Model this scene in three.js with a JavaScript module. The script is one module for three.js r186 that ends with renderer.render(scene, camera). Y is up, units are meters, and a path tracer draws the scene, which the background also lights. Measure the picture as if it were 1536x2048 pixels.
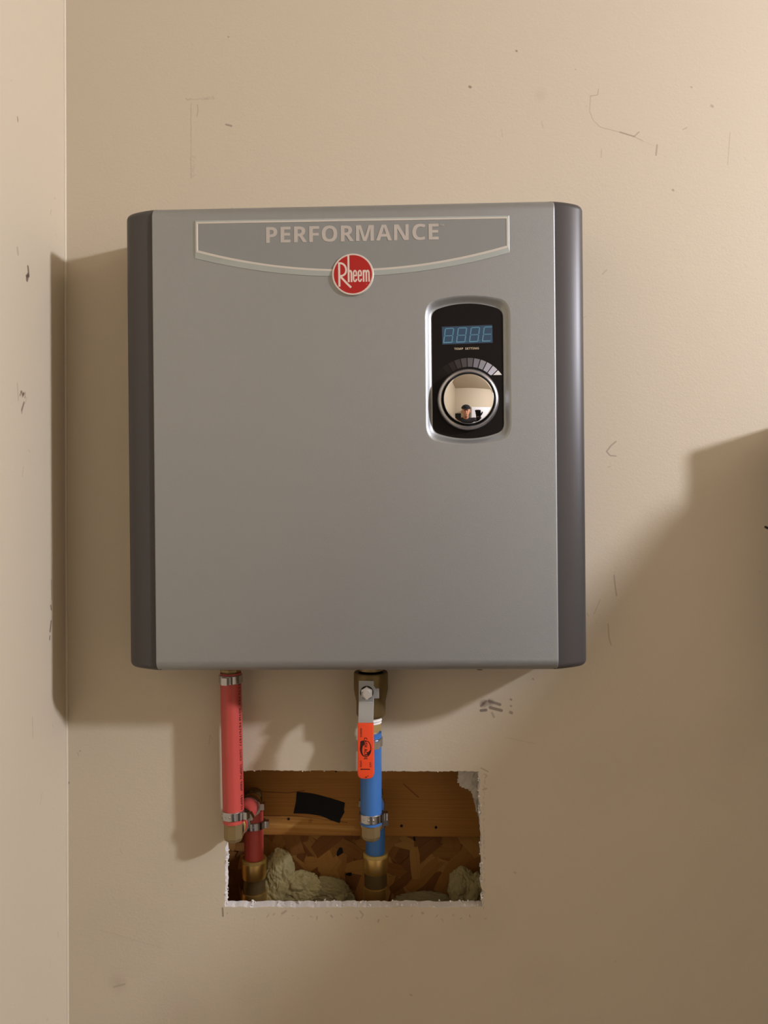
import * as THREE from 'three';
import { RoundedBoxGeometry } from 'three/addons/geometries/RoundedBoxGeometry.js';
import { TextGeometry } from 'three/addons/geometries/TextGeometry.js';
import { FontLoader } from 'three/addons/loaders/FontLoader.js';
import { MarchingCubes } from 'three/addons/objects/MarchingCubes.js';
import { ImprovedNoise } from 'three/addons/math/ImprovedNoise.js';
import { mergeGeometries, mergeVertices, toCreasedNormals } from 'three/addons/utils/BufferGeometryUtils.js';
import { Brush, Evaluator, SUBTRACTION } from 'three-bvh-csg';

// ---------------------------------------------------------------- camera, light, exposure
const scene = new THREE.Scene();
const camera = new THREE.PerspectiveCamera(67.24, 0.75, 0.004, 20);
camera.rotation.set(-0.001393, 0.030592, -0.002355, 'YXZ');
camera.position.set(0.050816, -0.069947, 0.812099);
scene.add(camera);
const renderer = new THREE.WebGLRenderer({ antialias: true });
renderer.toneMapping = THREE.LinearToneMapping;
renderer.toneMappingExposure = 1.0;
renderer.shadowMap.enabled = true;
scene.background = new THREE.Color(0x000000);
const LAMP = new THREE.Vector3(1.8, 0.64, 0.97);
const LAMP_POWER = 10.7, LAMP_COLOR = new THREE.Color().setRGB(1.0, 1.0, 1.15), LAMP_RADIUS = 0.06;

// ---------------------------------------------------------------- helpers
let seed = 7;
const rnd = () => { seed = (seed * 16807) % 2147483647; return seed / 2147483647; };
const rr = (a, b) => a + (b - a) * rnd();
const noise = new ImprovedNoise();
const V = (x, y, z) => new THREE.Vector3(x, y, z);
const counts = {};
function numbered(n) { const k = counts[n] = (counts[n] ?? -1) + 1; return k ? `${n}_${String(k).padStart(3, '0')}` : n; }
function thing(name, label, category, pos = [0, 0, 0], group) {
  const o = new THREE.Group(); o.name = numbered(name); o.position.set(...pos);
  o.userData = { label, category }; if (group) o.userData.group = group;
  scene.add(o); return o;
}
function part(name, geo, material, parent, label) {
  const m = new THREE.Mesh(geo, material); m.name = name; m.castShadow = m.receiveShadow = true;
  if (label) m.userData.label = label;
  parent.add(m); return m;
}
function solo(name, geo, material, label, category, pos = [0, 0, 0], group) {
  const m = part(numbered(name), geo, material, scene); m.position.set(...pos);
  m.userData = { label, category }; if (group) m.userData.group = group; return m;
}
function struct(name, geo, material, pos = [0, 0, 0]) {
  const m = part(name, geo, material, scene); m.position.set(...pos); m.userData = { kind: 'structure' }; return m;
}
const merge = (list) => {
  const l = list.map((g) => { const h = g.index ? g.toNonIndexed() : g; for (const k of Object.keys(h.attributes)) if (!['position', 'normal', 'uv'].includes(k)) h.deleteAttribute(k); return h; });
  for (const g of l) if (!g.attributes.uv) g.setAttribute('uv', new THREE.BufferAttribute(new Float32Array(g.attributes.position.count * 2), 2));
  return mergeGeometries(l);
};
const crease = (g, a = 0.6) => toCreasedNormals(g.scale(1000, 1000, 1000), a).scale(0.001, 0.001, 0.001);   // its vertex matching is coarse, so it works in millimetres
const box = (w, h, d, x = 0, y = 0, z = 0, r = 0.002) => new RoundedBoxGeometry(w, h, d, 2, Math.min(r, w / 2.01, h / 2.01, d / 2.01)).translate(x, y, z);
const lathe = (pts, seg = 48, a = 0.5) => crease(new THREE.LatheGeometry(pts.map((p) => new THREE.Vector2(p[0], p[1])), seg), a);
const cyl = (r0, r1, h, seg = 32, open = false) => new THREE.CylinderGeometry(r0, r1, h, seg, 1, open);
// quads between rings with equal point counts
function loft(rings, closed = true, creaseAngle = 0.9) {
  const n = rings[0].length, p = [], put = (a, b, c) => { for (const v of [a, b, c]) p.push(v.x, v.y, v.z); };
  for (let k = 0; k + 1 < rings.length; k++) for (let i = 0; i < (closed ? n : n - 1); i++) {
    const j = (i + 1) % n, a = rings[k][i], b = rings[k][j], c = rings[k + 1][j], d = rings[k + 1][i];
    put(a, b, c); put(a, c, d);
  }
  const g = new THREE.BufferGeometry(); g.setAttribute('position', new THREE.Float32BufferAttribute(p, 3));
  return crease(g, creaseAngle);
}
const flat = (pts2, z) => new THREE.ShapeGeometry(new THREE.Shape(pts2.map((p) => new THREE.Vector2(p.x, p.y)))).translate(0, 0, z);
const ext = (pts2, depth, bevel = 0, seg = 2) => {
  const s = pts2 instanceof THREE.Shape ? pts2 : new THREE.Shape(pts2.map((p) => new THREE.Vector2(p[0] ?? p.x, p[1] ?? p.y)));
  return new THREE.ExtrudeGeometry(s, { depth: depth - 2 * bevel, bevelEnabled: bevel > 0, bevelThickness: bevel, bevelSize: bevel, bevelOffset: -bevel, bevelSegments: seg, curveSegments: 24 }).translate(0, 0, bevel);
};
function tex(w, h, draw, srgb = true) {
  const c = document.createElement('canvas'); c.width = w; c.height = h;
  draw(c.getContext('2d'), w, h);
  const t = new THREE.CanvasTexture(c); t.magFilter = THREE.LinearFilter; t.anisotropy = 8;
  if (srgb) t.colorSpace = THREE.SRGBColorSpace;
  t.wrapS = t.wrapT = THREE.ClampToEdgeWrapping; return t;
}
function noiseTex(n, f, lo = 0, hi = 255) {                              // tileable-enough grey noise for relief and sheen
  const d = new Uint8Array(n * n * 4);
  for (let y = 0; y < n; y++) for (let x = 0; x < n; x++) { const v = Math.max(0, Math.min(255, lo + (hi - lo) * f(x, y))), i = (y * n + x) * 4; d[i] = d[i + 1] = d[i + 2] = v; d[i + 3] = 255; }
  const t = new THREE.DataTexture(d, n, n); t.magFilter = t.minFilter = THREE.LinearFilter; t.wrapS = t.wrapT = THREE.RepeatWrapping; t.needsUpdate = true; return t;
}
const std = (o) => new THREE.MeshStandardMaterial(o), phys = (o) => new THREE.MeshPhysicalMaterial(o);
const planarUV = (g, x0, y0, w, h) => { const p = g.attributes.position, uv = new Float32Array(p.count * 2); for (let i = 0; i < p.count; i++) { uv[2 * i] = (p.getX(i) - x0) / w; uv[2 * i + 1] = (p.getY(i) - y0) / h; } g.setAttribute('uv', new THREE.BufferAttribute(uv, 2)); return g; };

// ---------------------------------------------------------------- materials
const WALL = '#c5b9a1';
const rollerTex = noiseTex(512, (x, y) => { let v = 0.5; for (const [f, a] of [[32, 0.22], [64, 0.3], [8, 0.2]]) { const u = (k) => noise.noise(x / 512 * f + k, y / 512 * f, f * 0.37); const b = x / 512; v += a * (u(0) * (1 - b) + u(-f) * b); } return v; });
const roller = rollerTex.clone(); roller.repeat.set(9, 9);
const speckTex = noiseTex(256, () => rnd());
const speck = speckTex.clone(); speck.repeat.set(16, 16);
const paint = (extra = {}) => std({ color: WALL, roughness: 0.62, bumpMap: roller, bumpScale: 0.00013, ...extra });
const M = {
  wall: paint(),
  gypsum: std({ color: '#f0ece5', roughness: 0.95, bumpMap: speck, bumpScale: 0.0006 }),
  paper: std({ color: '#b9b2a2', roughness: 0.95, side: THREE.DoubleSide }),
  ceiling: std({ color: '#b5a78f', roughness: 0.9 }),
  floor: std({ color: '#75695a', roughness: 0.6 }),
  silver: std({ color: '#a2a5a4', roughness: 0.48, metalness: 0.78, bumpMap: speck, bumpScale: 0.00006 }),
  silverPlain: std({ color: '#a3a1a1', roughness: 0.42, metalness: 0.55 }),
  capPlastic: phys({ color: '#413e3c', roughness: 0.4 }),
  dark: std({ color: '#0d0b0a', roughness: 0.8 }),
  plateBevel: std({ color: '#a9afa7', roughness: 0.45, metalness: 0.2 }),
  plateRim: std({ color: '#c9c3b6', roughness: 0.4, metalness: 0.2 }),
  plateField: std({ color: '#8b8d89', roughness: 0.45, metalness: 0.25 }),
  letter: std({ color: '#b3ab9f', roughness: 0.5 }),
  chrome: std({ color: '#f2f0ec', roughness: 0.02, metalness: 1 }),
  satin: std({ color: '#c9c9cc', roughness: 0.22, metalness: 1 }),
  ring: std({ color: '#bfbfc2', roughness: 0.3, metalness: 0.9 }),
  steelBright: std({ color: '#d6d2c8', roughness: 0.4, metalness: 0.6 }),
  steel: std({ color: '#b8b6b4', roughness: 0.25, metalness: 1 }),
  zinc: std({ color: '#b9bdbd', roughness: 0.4, metalness: 0.85 }),
  brass: std({ color: '#dcb970', roughness: 0.36, metalness: 0.92 }),
  brassLight: std({ color: '#d8b878', roughness: 0.42, metalness: 0.8 }),
  brassDull: std({ color: '#9a865e', roughness: 0.5, metalness: 0.75 }),
  bronze: std({ color: '#77643f', roughness: 0.45, metalness: 0.7 }),
  tape: std({ color: '#e9e4da', roughness: 0.7 }),
  collar: std({ color: '#b59a52', roughness: 0.5 }),
  red: std({ color: '#bb4a41', roughness: 0.42 }),
  blue: std({ color: '#386cab', roughness: 0.45 }),
  blackTape: std({ color: '#060606', roughness: 0.85, side: THREE.DoubleSide }),
};

// ---------------------------------------------------------------- room
// photo-measured marks on the two walls, in metres
const wx = (px, py) => -0.38397 + 5.43487e-4 * px - 1.65e-6 * py + 5.27e-10 * px * py - 1.049e-8 * px * px;
const wy = (px, py) => 0.477879 - 1.19836e-5 * px - 5.34654e-4 * py + 1.0483e-8 * px * py - 5.02e-10 * py * py;
const TX = -0.36, TY = -0.68, TW = 0.9, TH = 1.2;
const backPaint = tex(1536, 2048, (g, w, h) => {
  g.fillStyle = WALL; g.fillRect(0, 0, w, h);
  const P = (px, py) => [(wx(px, py) - TX) / TW * w, h - (wy(px, py) - TY) / TH * h];
  const line = (pts, width, color) => { g.strokeStyle = color; g.lineWidth = width; g.lineCap = g.lineJoin = 'round'; g.beginPath(); pts.forEach((p, i) => g[i ? 'lineTo' : 'moveTo'](...P(...p))); g.stroke(); };
  const dot = (px, py, r, c) => { const [x, y] = P(px, py); g.fillStyle = c; g.beginPath(); g.ellipse(x, y, r, r * 0.7, 0.5, 0, 7); g.fill(); };
  const smudge = (px, py, r, a, c = '60,45,30') => { const [x, y] = P(px, py), q = g.createRadialGradient(x, y, 0, x, y, r); q.addColorStop(0, `rgba(${c},${a})`); q.addColorStop(1, `rgba(${c},0)`); g.fillStyle = q; g.fillRect(x - r, y - r, 2 * r, 2 * r); };
  const s = 'rgba(70,48,40,', k = (a) => s + a * 0.72 + ')';
  // faint T of old tape glue, and dots
  for (let i = 0; i < 26; i++) line([[372 + i * 2.2, 199 - i * 0.2 + rr(-2, 2)], [375 + i * 2.2, 199 + rr(-2, 2)]], rr(1, 3), k(rr(0.04, 0.16)));
  for (let i = 0; i < 60; i++) { const y = 205 + i * 2.5; line([[382 + rr(-1, 1), y], [382 + rr(-1, 1), y + 5]], 1.4, k(rr(0.05, 0.14))); if (i > 42) line([[380 + rr(0, 10), y], [382 + rr(0, 10), y + 2]], 2.5, k(rr(0.03, 0.1))); }
  line([[395, 210], [396, 222], [394, 232]], 2.5, k(0.2)); line([[452, 249], [463, 252]], 3, k(0.5)); dot(457, 74, 2, k(0.4)); dot(940, 174, 3.2, k(0.6)); dot(1033, 102, 2.4, k(0.6)); dot(1151, 139, 1.6, k(0.3));
  // long wandering scratch, upper right
  line([[1181, 192], [1195, 190], [1197, 178]], 1.4, k(0.35)); line([[1181, 192], [1179, 222], [1186, 240], [1200, 254], [1230, 262], [1268, 273]], 1.3, k(0.3)); line([[1240, 264], [1268, 273], [1278, 264]], 2.2, k(0.35)); line([[1268, 273], [1286, 282]], 1.6, k(0.3));
  line([[1286, 282], [1308, 292]], 1, k(0.12)); line([[1314, 290], [1312, 310]], 3, k(0.35)); line([[1203, 298], [1202, 315]], 1.4, k(0.25)); line([[1460, 265], [1455, 330]], 1.6, k(0.2)); dot(1424, 212, 3.6, k(0.3)); dot(1383, 174, 2.4, k(0.3)); dot(1346, 380, 2.6, k(0.4)); line([[1366, 259], [1374, 255]], 2, k(0.25)); line([[1003, 260], [1005, 275]], 1.6, k(0.15)); line([[1083, 242], [1086, 256]], 2, k(0.16)); smudge(1080, 190, 16, 0.06);
  line([[1205, 548], [1213, 540]], 2, k(0.25)); line([[1160, 640], [1172, 632]], 1.5, k(0.15));
  // marks in the right-hand half
  line([[1232, 883], [1222, 891], [1213, 903], [1220, 911], [1232, 912]], 2.4, k(0.4)); line([[1216, 934], [1221, 933]], 2, k(0.2));
  line([[1228, 1150], [1230, 1170], [1233, 1191]], 2.4, k(0.34)); line([[1216, 1248], [1218, 1276], [1222, 1290]], 2, k(0.32)); line([[1200, 1200], [1188, 1228]], 2, k(0.18)); line([[1174, 1226], [1177, 1232]], 2, k(0.2));
  line([[1531, 1054], [1540, 1058]], 4, 'rgba(20,12,5,.95)');
  // scuffed fingerprints under the heater
  smudge(967, 1407, 9, 0.5, '50,40,45'); smudge(980, 1405, 9, 0.4, '60,50,55'); line([[962, 1412], [972, 1402]], 4, k(0.5)); line([[978, 1402], [1000, 1409]], 5, 'rgba(80,66,60,.5)'); line([[980, 1415], [1003, 1421]], 5, 'rgba(70,58,50,.5)'); line([[962, 1421], [972, 1420]], 5, 'rgba(60,50,46,.5)'); line([[984, 1426], [988, 1434]], 4, k(0.3)); dot(1022, 1399, 2.6, k(0.5)); dot(1022, 1412, 2.4, k(0.45)); dot(1022, 1425, 4, k(0.5));
  line([[956, 1338], [963, 1338]], 4, 'rgba(40,28,18,.7)'); dot(1066, 1358, 2, k(0.4)); line([[1012, 1475], [1070, 1487]], 1.2, k(0.14));
  // pencil lines and tears round the cut-out, scuffs low on the wall
  for (let i = 0; i < 34; i++) { const x = 440 + i * 16 + rr(-5, 5), y = 1828 + rr(-4, 12); if (rnd() < 0.5) line([[x, y], [x + rr(-5, 5), y + rr(-3, 6)]], rr(1.5, 3.5), k(rr(0.1, 0.4))); }
  line([[445, 1816], [446, 1832]], 3, k(0.6)); line([[564, 1827], [572, 1822]], 4, k(0.3)); line([[720, 1822], [726, 1829]], 3, k(0.3)); dot(845, 1826, 3, k(0.3)); line([[962, 1536], [976, 1543]], 2, k(0.4)); line([[966, 1579], [973, 1577]], 3, k(0.3)); line([[968, 1548], [974, 1551], [970, 1556]], 2, k(0.3));
  for (let i = 0; i < 24; i++) line([[966 + rr(-1, 4), 1560 + i * 11], [967 + rr(-1, 3), 1563 + i * 11 + rr(0, 5)]], rr(1, 2.4), k(rr(0.05, 0.3)));
  smudge(236, 1966, 22, 0.1); line([[228, 1974], [250, 1968]], 3, k(0.22)); line([[200, 1860], [320, 1895]], 2, k(0.06)); smudge(700, 1700, 10, 0); dot(1030, 1745, 3, k(0.2)); dot(822, 1990, 3, k(0.2));
  line([[425, 1478], [420, 1470], [418, 1488]], 1.6, k(0.2)); dot(160, 1502, 2, k(0.3)); dot(136, 1565, 3.4, k(0.5)); line([[240, 1698], [244, 1708]], 2, k(0.12)); line([[155, 1505], [157, 1512]], 2, k(0.18));
  for (let i = 0; i < 10; i++) smudge(rr(160, 1500), rr(1480, 2040), rr(40, 110), rr(0.015, 0.04));
  for (let i = 0; i < 60; i++) dot(rr(140, 1530), rr(10, 2040), rr(0.8, 1.6), k(rr(0.06, 0.22)));
});
backPaint.repeat.set(1 / TW, 1 / TH); backPaint.offset.set(-TX / TW, -TY / TH);
const leftPaint = tex(768, 2048, (g, w, h) => {                       // u = z (0 .. .45 m), v = y (-.68 .. .52 m)
  g.fillStyle = WALL; g.fillRect(0, 0, w, h);
  const P = (z, y) => [z / 0.45 * w, h - (y + 0.68) / 1.2 * h];
  const line = (pts, width, a) => { g.strokeStyle = `rgba(60,42,32,${a})`; g.lineWidth = width; g.lineCap = 'round'; g.beginPath(); pts.forEach((p, i) => g[i ? 'lineTo' : 'moveTo'](...P(...p))); g.stroke(); };
  line([[0.081, 0.166], [0.0795, 0.158], [0.084, 0.156]], 5, 0.6); line([[0.083, 0.153], [0.081, 0.158]], 7, 0.55); line([[0.101, 0.177], [0.1, 0.172]], 6, 0.16);
  for (let i = 0; i < 9; i++) { const z = rr(0.082, 0.097), y = rr(0.02, 0.045); line([[z, y], [z + 0.0008, y - 0.001]], rr(3, 5), rr(0.2, 0.5)); }
  line([[0.094, 0.026], [0.0895, 0.034]], 4, 0.45); line([[0.102, 0.05], [0.1, 0.035]], 4, 0.12);
  line([[0.0345, -0.14], [0.0335, -0.16]], 3, 0.25); line([[0.036, -0.166], [0.0345, -0.17]], 4, 0.5); line([[0.035, -0.182], [0.0375, -0.192]], 4, 0.55); line([[0.038, -0.197], [0.0385, -0.2]], 4, 0.45);
  line([[0.004, 0.2], [0.004, 0.1]], 3, 0.06); for (let i = 0; i < 14; i++) line([[rr(0.02, 0.12), rr(-0.6, 0.45)], [rr(0.02, 0.12), rr(-0.6, 0.45)]].map((p, j, a) => (j ? [a[0][0] + rr(-0.004, 0.004), a[0][1] + rr(-0.01, 0.01)] : p)), rr(2, 3.5), rr(0.04, 0.14));
  line([[0.075, -0.27], [0.074, -0.29]], 3, 0.1); line([[0.1, 0.3], [0.0995, 0.297]], 4, 0.3);
});
leftPaint.repeat.set(1 / 0.45, 1 / 1.2); leftPaint.offset.set(0, 0.68 / 1.2);

const X0 = -0.314031, FLOOR = -1.62, CEIL = 0.98, XR = 3.2, ZF = 3.0, DW = 0.0127;
// the drywall cut-out: outline in metres with torn, uneven edges
const cut = (() => {
  const c = [[-0.1405, -0.3452], [0.1252, -0.3441], [0.1287, -0.4868], [-0.1438, -0.4905]], p = [], n = [74, 46, 84, 46], jit = [0.0007, 0.0016, 0.0009, 0.0017];
  for (let e = 0; e < 4; e++) for (let i = 0; i < n[e]; i++) {
    const t = i / n[e], a = c[e], b = c[(e + 1) % 4], dx = b[0] - a[0], dy = b[1] - a[1], l = Math.hypot(dx, dy);
    const j = i ? jit[e] * (0.8 * noise.noise(t * 9, e * 5, 1) + rr(-0.75, 0.75)) : 0;
    p.push(new THREE.Vector2(a[0] + dx * t - dy / l * j, a[1] + dy * t + dx / l * j));
  }
  return p;
})();
const wallShape = new THREE.Shape([V(X0 - 0.1, FLOOR, 0), V(XR + 0.1, FLOOR, 0), V(XR + 0.1, CEIL, 0), V(X0 - 0.1, CEIL, 0)].map((v) => new THREE.Vector2(v.x, v.y)));
wallShape.holes.push(new THREE.Path(cut));
const wallBack = struct('wall_back', new THREE.ExtrudeGeometry(wallShape, { depth: DW, bevelEnabled: false }).translate(0, 0, -DW), [paint({ color: '#ffffff', map: backPaint }), M.gypsum]);
// frayed paper and gypsum crumbs along the cut
{
  const shred = (x, y, z, w, h, turn) => { const pts = []; for (let i = 0; i < 9; i++) { const a = i / 9 * 6.283; pts.push([Math.cos(a) * w * rr(0.5, 1), Math.sin(a) * h * rr(0.5, 1)]); } return ext(pts, 0.0006).rotateY(rr(-0.5, 0.5)).rotateZ(turn).translate(x, y, z); };
  const lip = (list, mat, label) => { const m = part('torn_edge', merge(list), mat, wallBack, label); m.userData.kind = 'stuff'; };
  const L = [];
  for (let i = 0; i < 46; i++) { const t = rnd(); L.push(shred(-0.1408 - 0.0028 * t + rr(-0.0008, 0.0016), -0.408 - t * 0.08, rr(-0.004, 0.0004), rr(0.0006, 0.002), rr(0.0006, 0.0018), rr(0, 6))); }
  for (let i = 0; i < 46; i++) { const t = rnd(); L.push(shred(0.1255 + 0.0034 * t + rr(-0.0018, 0.0006), -0.345 - t * 0.14, rr(-0.006, 0.0003), rr(0.0005, 0.0017), rr(0.0006, 0.0018), rr(0, 6))); }
  for (let i = 0; i < 60; i++) { const t = rnd(); L.push(shred(-0.142 + 0.268 * t, -0.4902 + 0.0034 * t + rr(-0.0004, 0.0012), rr(-0.013, -0.001), rr(0.0008, 0.0022), rr(0.0005, 0.0013), rr(0, 6))); }
  for (let i = 0; i < 30; i++) { const t = rnd(); L.push(shred(-0.138 + 0.262 * t, -0.3452 + 0.001 * t + rr(-0.0007, 0.0004), rr(-0.003, 0.0003), rr(0.0005, 0.0014), rr(0.0004, 0.0009), rr(0, 6))); }
  lip(L, M.gypsum, 'white ragged gypsum fringe of the cut');
  // a torn flap of grey backing paper at the upper right of the cut
  const f = [[0.1050, -0.3425], [0.1046, -0.352], [0.1036, -0.3605], [0.1075, -0.3665], [0.115, -0.3685], [0.1192, -0.3735], [0.1212, -0.381], [0.1235, -0.392], [0.1268, -0.4], [0.131, -0.4], [0.131, -0.3425]];
  const g = new THREE.PlaneGeometry(0.034, 0.064, 30, 50).translate(0.117, -0.371, 0), p = g.attributes.position, keep = [];
  const inside = (x, y) => { let c = false; for (let i = 0, j = f.length - 1; i < f.length; j = i++) if ((f[i][1] > y) !== (f[j][1] > y) && x < (f[j][0] - f[i][0]) * (y - f[i][1]) / (f[j][1] - f[i][1]) + f[i][0]) c = !c; return c; };
  for (let i = 0; i < p.count; i++) p.setZ(i, -0.0165 + 0.0022 * noise.noise(p.getX(i) * 130, p.getY(i) * 110, 2) + 0.0012 * noise.noise(p.getX(i) * 420, p.getY(i) * 300, 5));
  const ix = g.index.array; for (let i = 0; i < ix.length; i += 3) { let x = 0, y = 0; for (let k = 0; k < 3; k++) { x += p.getX(ix[i + k]) / 3; y += p.getY(ix[i + k]) / 3; } if (inside(x + rr(-0.0004, 0.0004), y + rr(-0.0004, 0.0004))) keep.push(ix[i], ix[i + 1], ix[i + 2]); }
  g.setIndex(keep); g.computeVertexNormals();
  part('torn_paper', g, M.paper, wallBack, 'torn grey flap of drywall paper');
}
// left wall (uv: u = z, v = y)
{
  const g = new THREE.BoxGeometry(0.1, CEIL - FLOOR, ZF).translate(X0 - 0.05, (CEIL + FLOOR) / 2, ZF / 2), p = g.attributes.position, uv = g.attributes.uv;
  for (let i = 0; i < p.count; i++) uv.setXY(i, p.getZ(i), p.getY(i));
  const wallLeft = struct('wall_left', g, paint({ color: '#ffffff', map: leftPaint }));
  part('corner_bead', cyl(0.0016, 0.0016, CEIL - FLOOR, 10).translate(X0 + 0.0002, (CEIL + FLOOR) / 2, 0.0006), std({ color: '#cdc2ac', roughness: 0.55 }), wallLeft, 'thin bead of caulk in the corner');
}
struct('wall_right', new THREE.BoxGeometry(0.1, CEIL - FLOOR, ZF).translate(XR + 0.05, (CEIL + FLOOR) / 2, ZF / 2), M.wall);
struct('wall_front', new THREE.BoxGeometry(XR - X0 + 0.2, CEIL - FLOOR, 0.1).translate((XR + X0) / 2, (CEIL + FLOOR) / 2, ZF + 0.05), M.wall);
struct('floor', new THREE.BoxGeometry(XR - X0 + 0.2, 0.1, ZF + 0.35).translate((XR + X0) / 2, FLOOR - 0.05, ZF / 2 - 0.075), M.floor);
struct('ceiling', new THREE.BoxGeometry(XR - X0 + 0.2, 0.1, ZF + 0.35).translate((XR + X0) / 2, CEIL + 0.05, ZF / 2 - 0.075), M.ceiling);

// ---------------------------------------------------------------- pendant lamp (lights the room)
{
  const t = thing('pendant_lamp', 'bare white glowing globe bulb hanging on a cord from the ceiling', 'lamp', [LAMP.x, LAMP.y, LAMP.z]);
  part('lamp_globe', new THREE.SphereGeometry(LAMP_RADIUS, 40, 24), std({ color: '#f4ead8', emissive: LAMP_COLOR, emissiveIntensity: 14, roughness: 0.4 }), t).castShadow = false;   // the bulb's own light sits inside it
  part('lamp_socket', cyl(0.012, 0.016, 0.05, 24).translate(0, LAMP_RADIUS + 0.022, 0), M.satin, t);
  part('cord', cyl(0.003, 0.003, CEIL - LAMP.y - LAMP_RADIUS - 0.04, 10).translate(0, (CEIL - LAMP.y + LAMP_RADIUS + 0.04) / 2, 0), M.dark, t);
  part('ceiling_rose', cyl(0.04, 0.05, 0.016, 32).translate(0, CEIL - LAMP.y - 0.008, 0), M.satin, t);
  const l = new THREE.PointLight(LAMP_COLOR, LAMP_POWER, 0, 2); l.position.copy(LAMP); l.castShadow = true; l.shadow.radius = LAMP_RADIUS / 0.02 * 0.95; l.shadow.mapSize.set(1024, 1024); scene.add(l); l.name = 'lamp_bulb';
}
// ---------------------------------------------------------------- right of the frame: a brown cabinet set askew and a small grey box on the wall; they shade the lower right of the wall
{
  const t = thing('storage_cabinet', 'tall blackish brown wooden storage cabinet standing askew beside the heater wall', 'cabinet', [0.665, FLOOR, 0.2264]);
  const w = 0.28, d = 0.6, h = 0.1 - FLOOR, m = std({ color: '#2c2018', roughness: 0.6 });
  t.rotation.y = Math.atan2(0.281, 0.3175);
  part('carcass', box(w, h, d, w / 2, h / 2, d / 2, 0.006), m, t);
  for (const i of [0, 1]) { const dr = part('door', box(w / 2 - 0.006, h - 0.12, 0.018, w * (0.25 + 0.5 * i), h / 2 + 0.03, d + 0.009, 0.004), m, t); part('knob', new THREE.SphereGeometry(0.012, 16, 12).translate(w * (0.44 + 0.12 * i), h * 0.55, d + 0.026), M.brass, dr); }
  const jb = thing('switch_box', 'small dark grey sloped-top switch box on the wall right of the heater', 'box', [0.468, 0, 0]);
  const s = new THREE.Shape(); s.moveTo(0, -0.22); s.lineTo(0.085, -0.22); s.lineTo(0.085, 0.047); s.lineTo(0, 0.0286); s.closePath();
  part('housing', crease(ext(s, 0.16, 0.002).rotateY(-Math.PI / 2).translate(0.16, 0, 0), 0.4), std({ color: '#38383a', roughness: 0.5 }), jb);
  part('cover', box(0.14, 0.22, 0.006, 0.08, -0.085, 0.088, 0.002), std({ color: '#3c3c3e', roughness: 0.5 }), jb);
}

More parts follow.
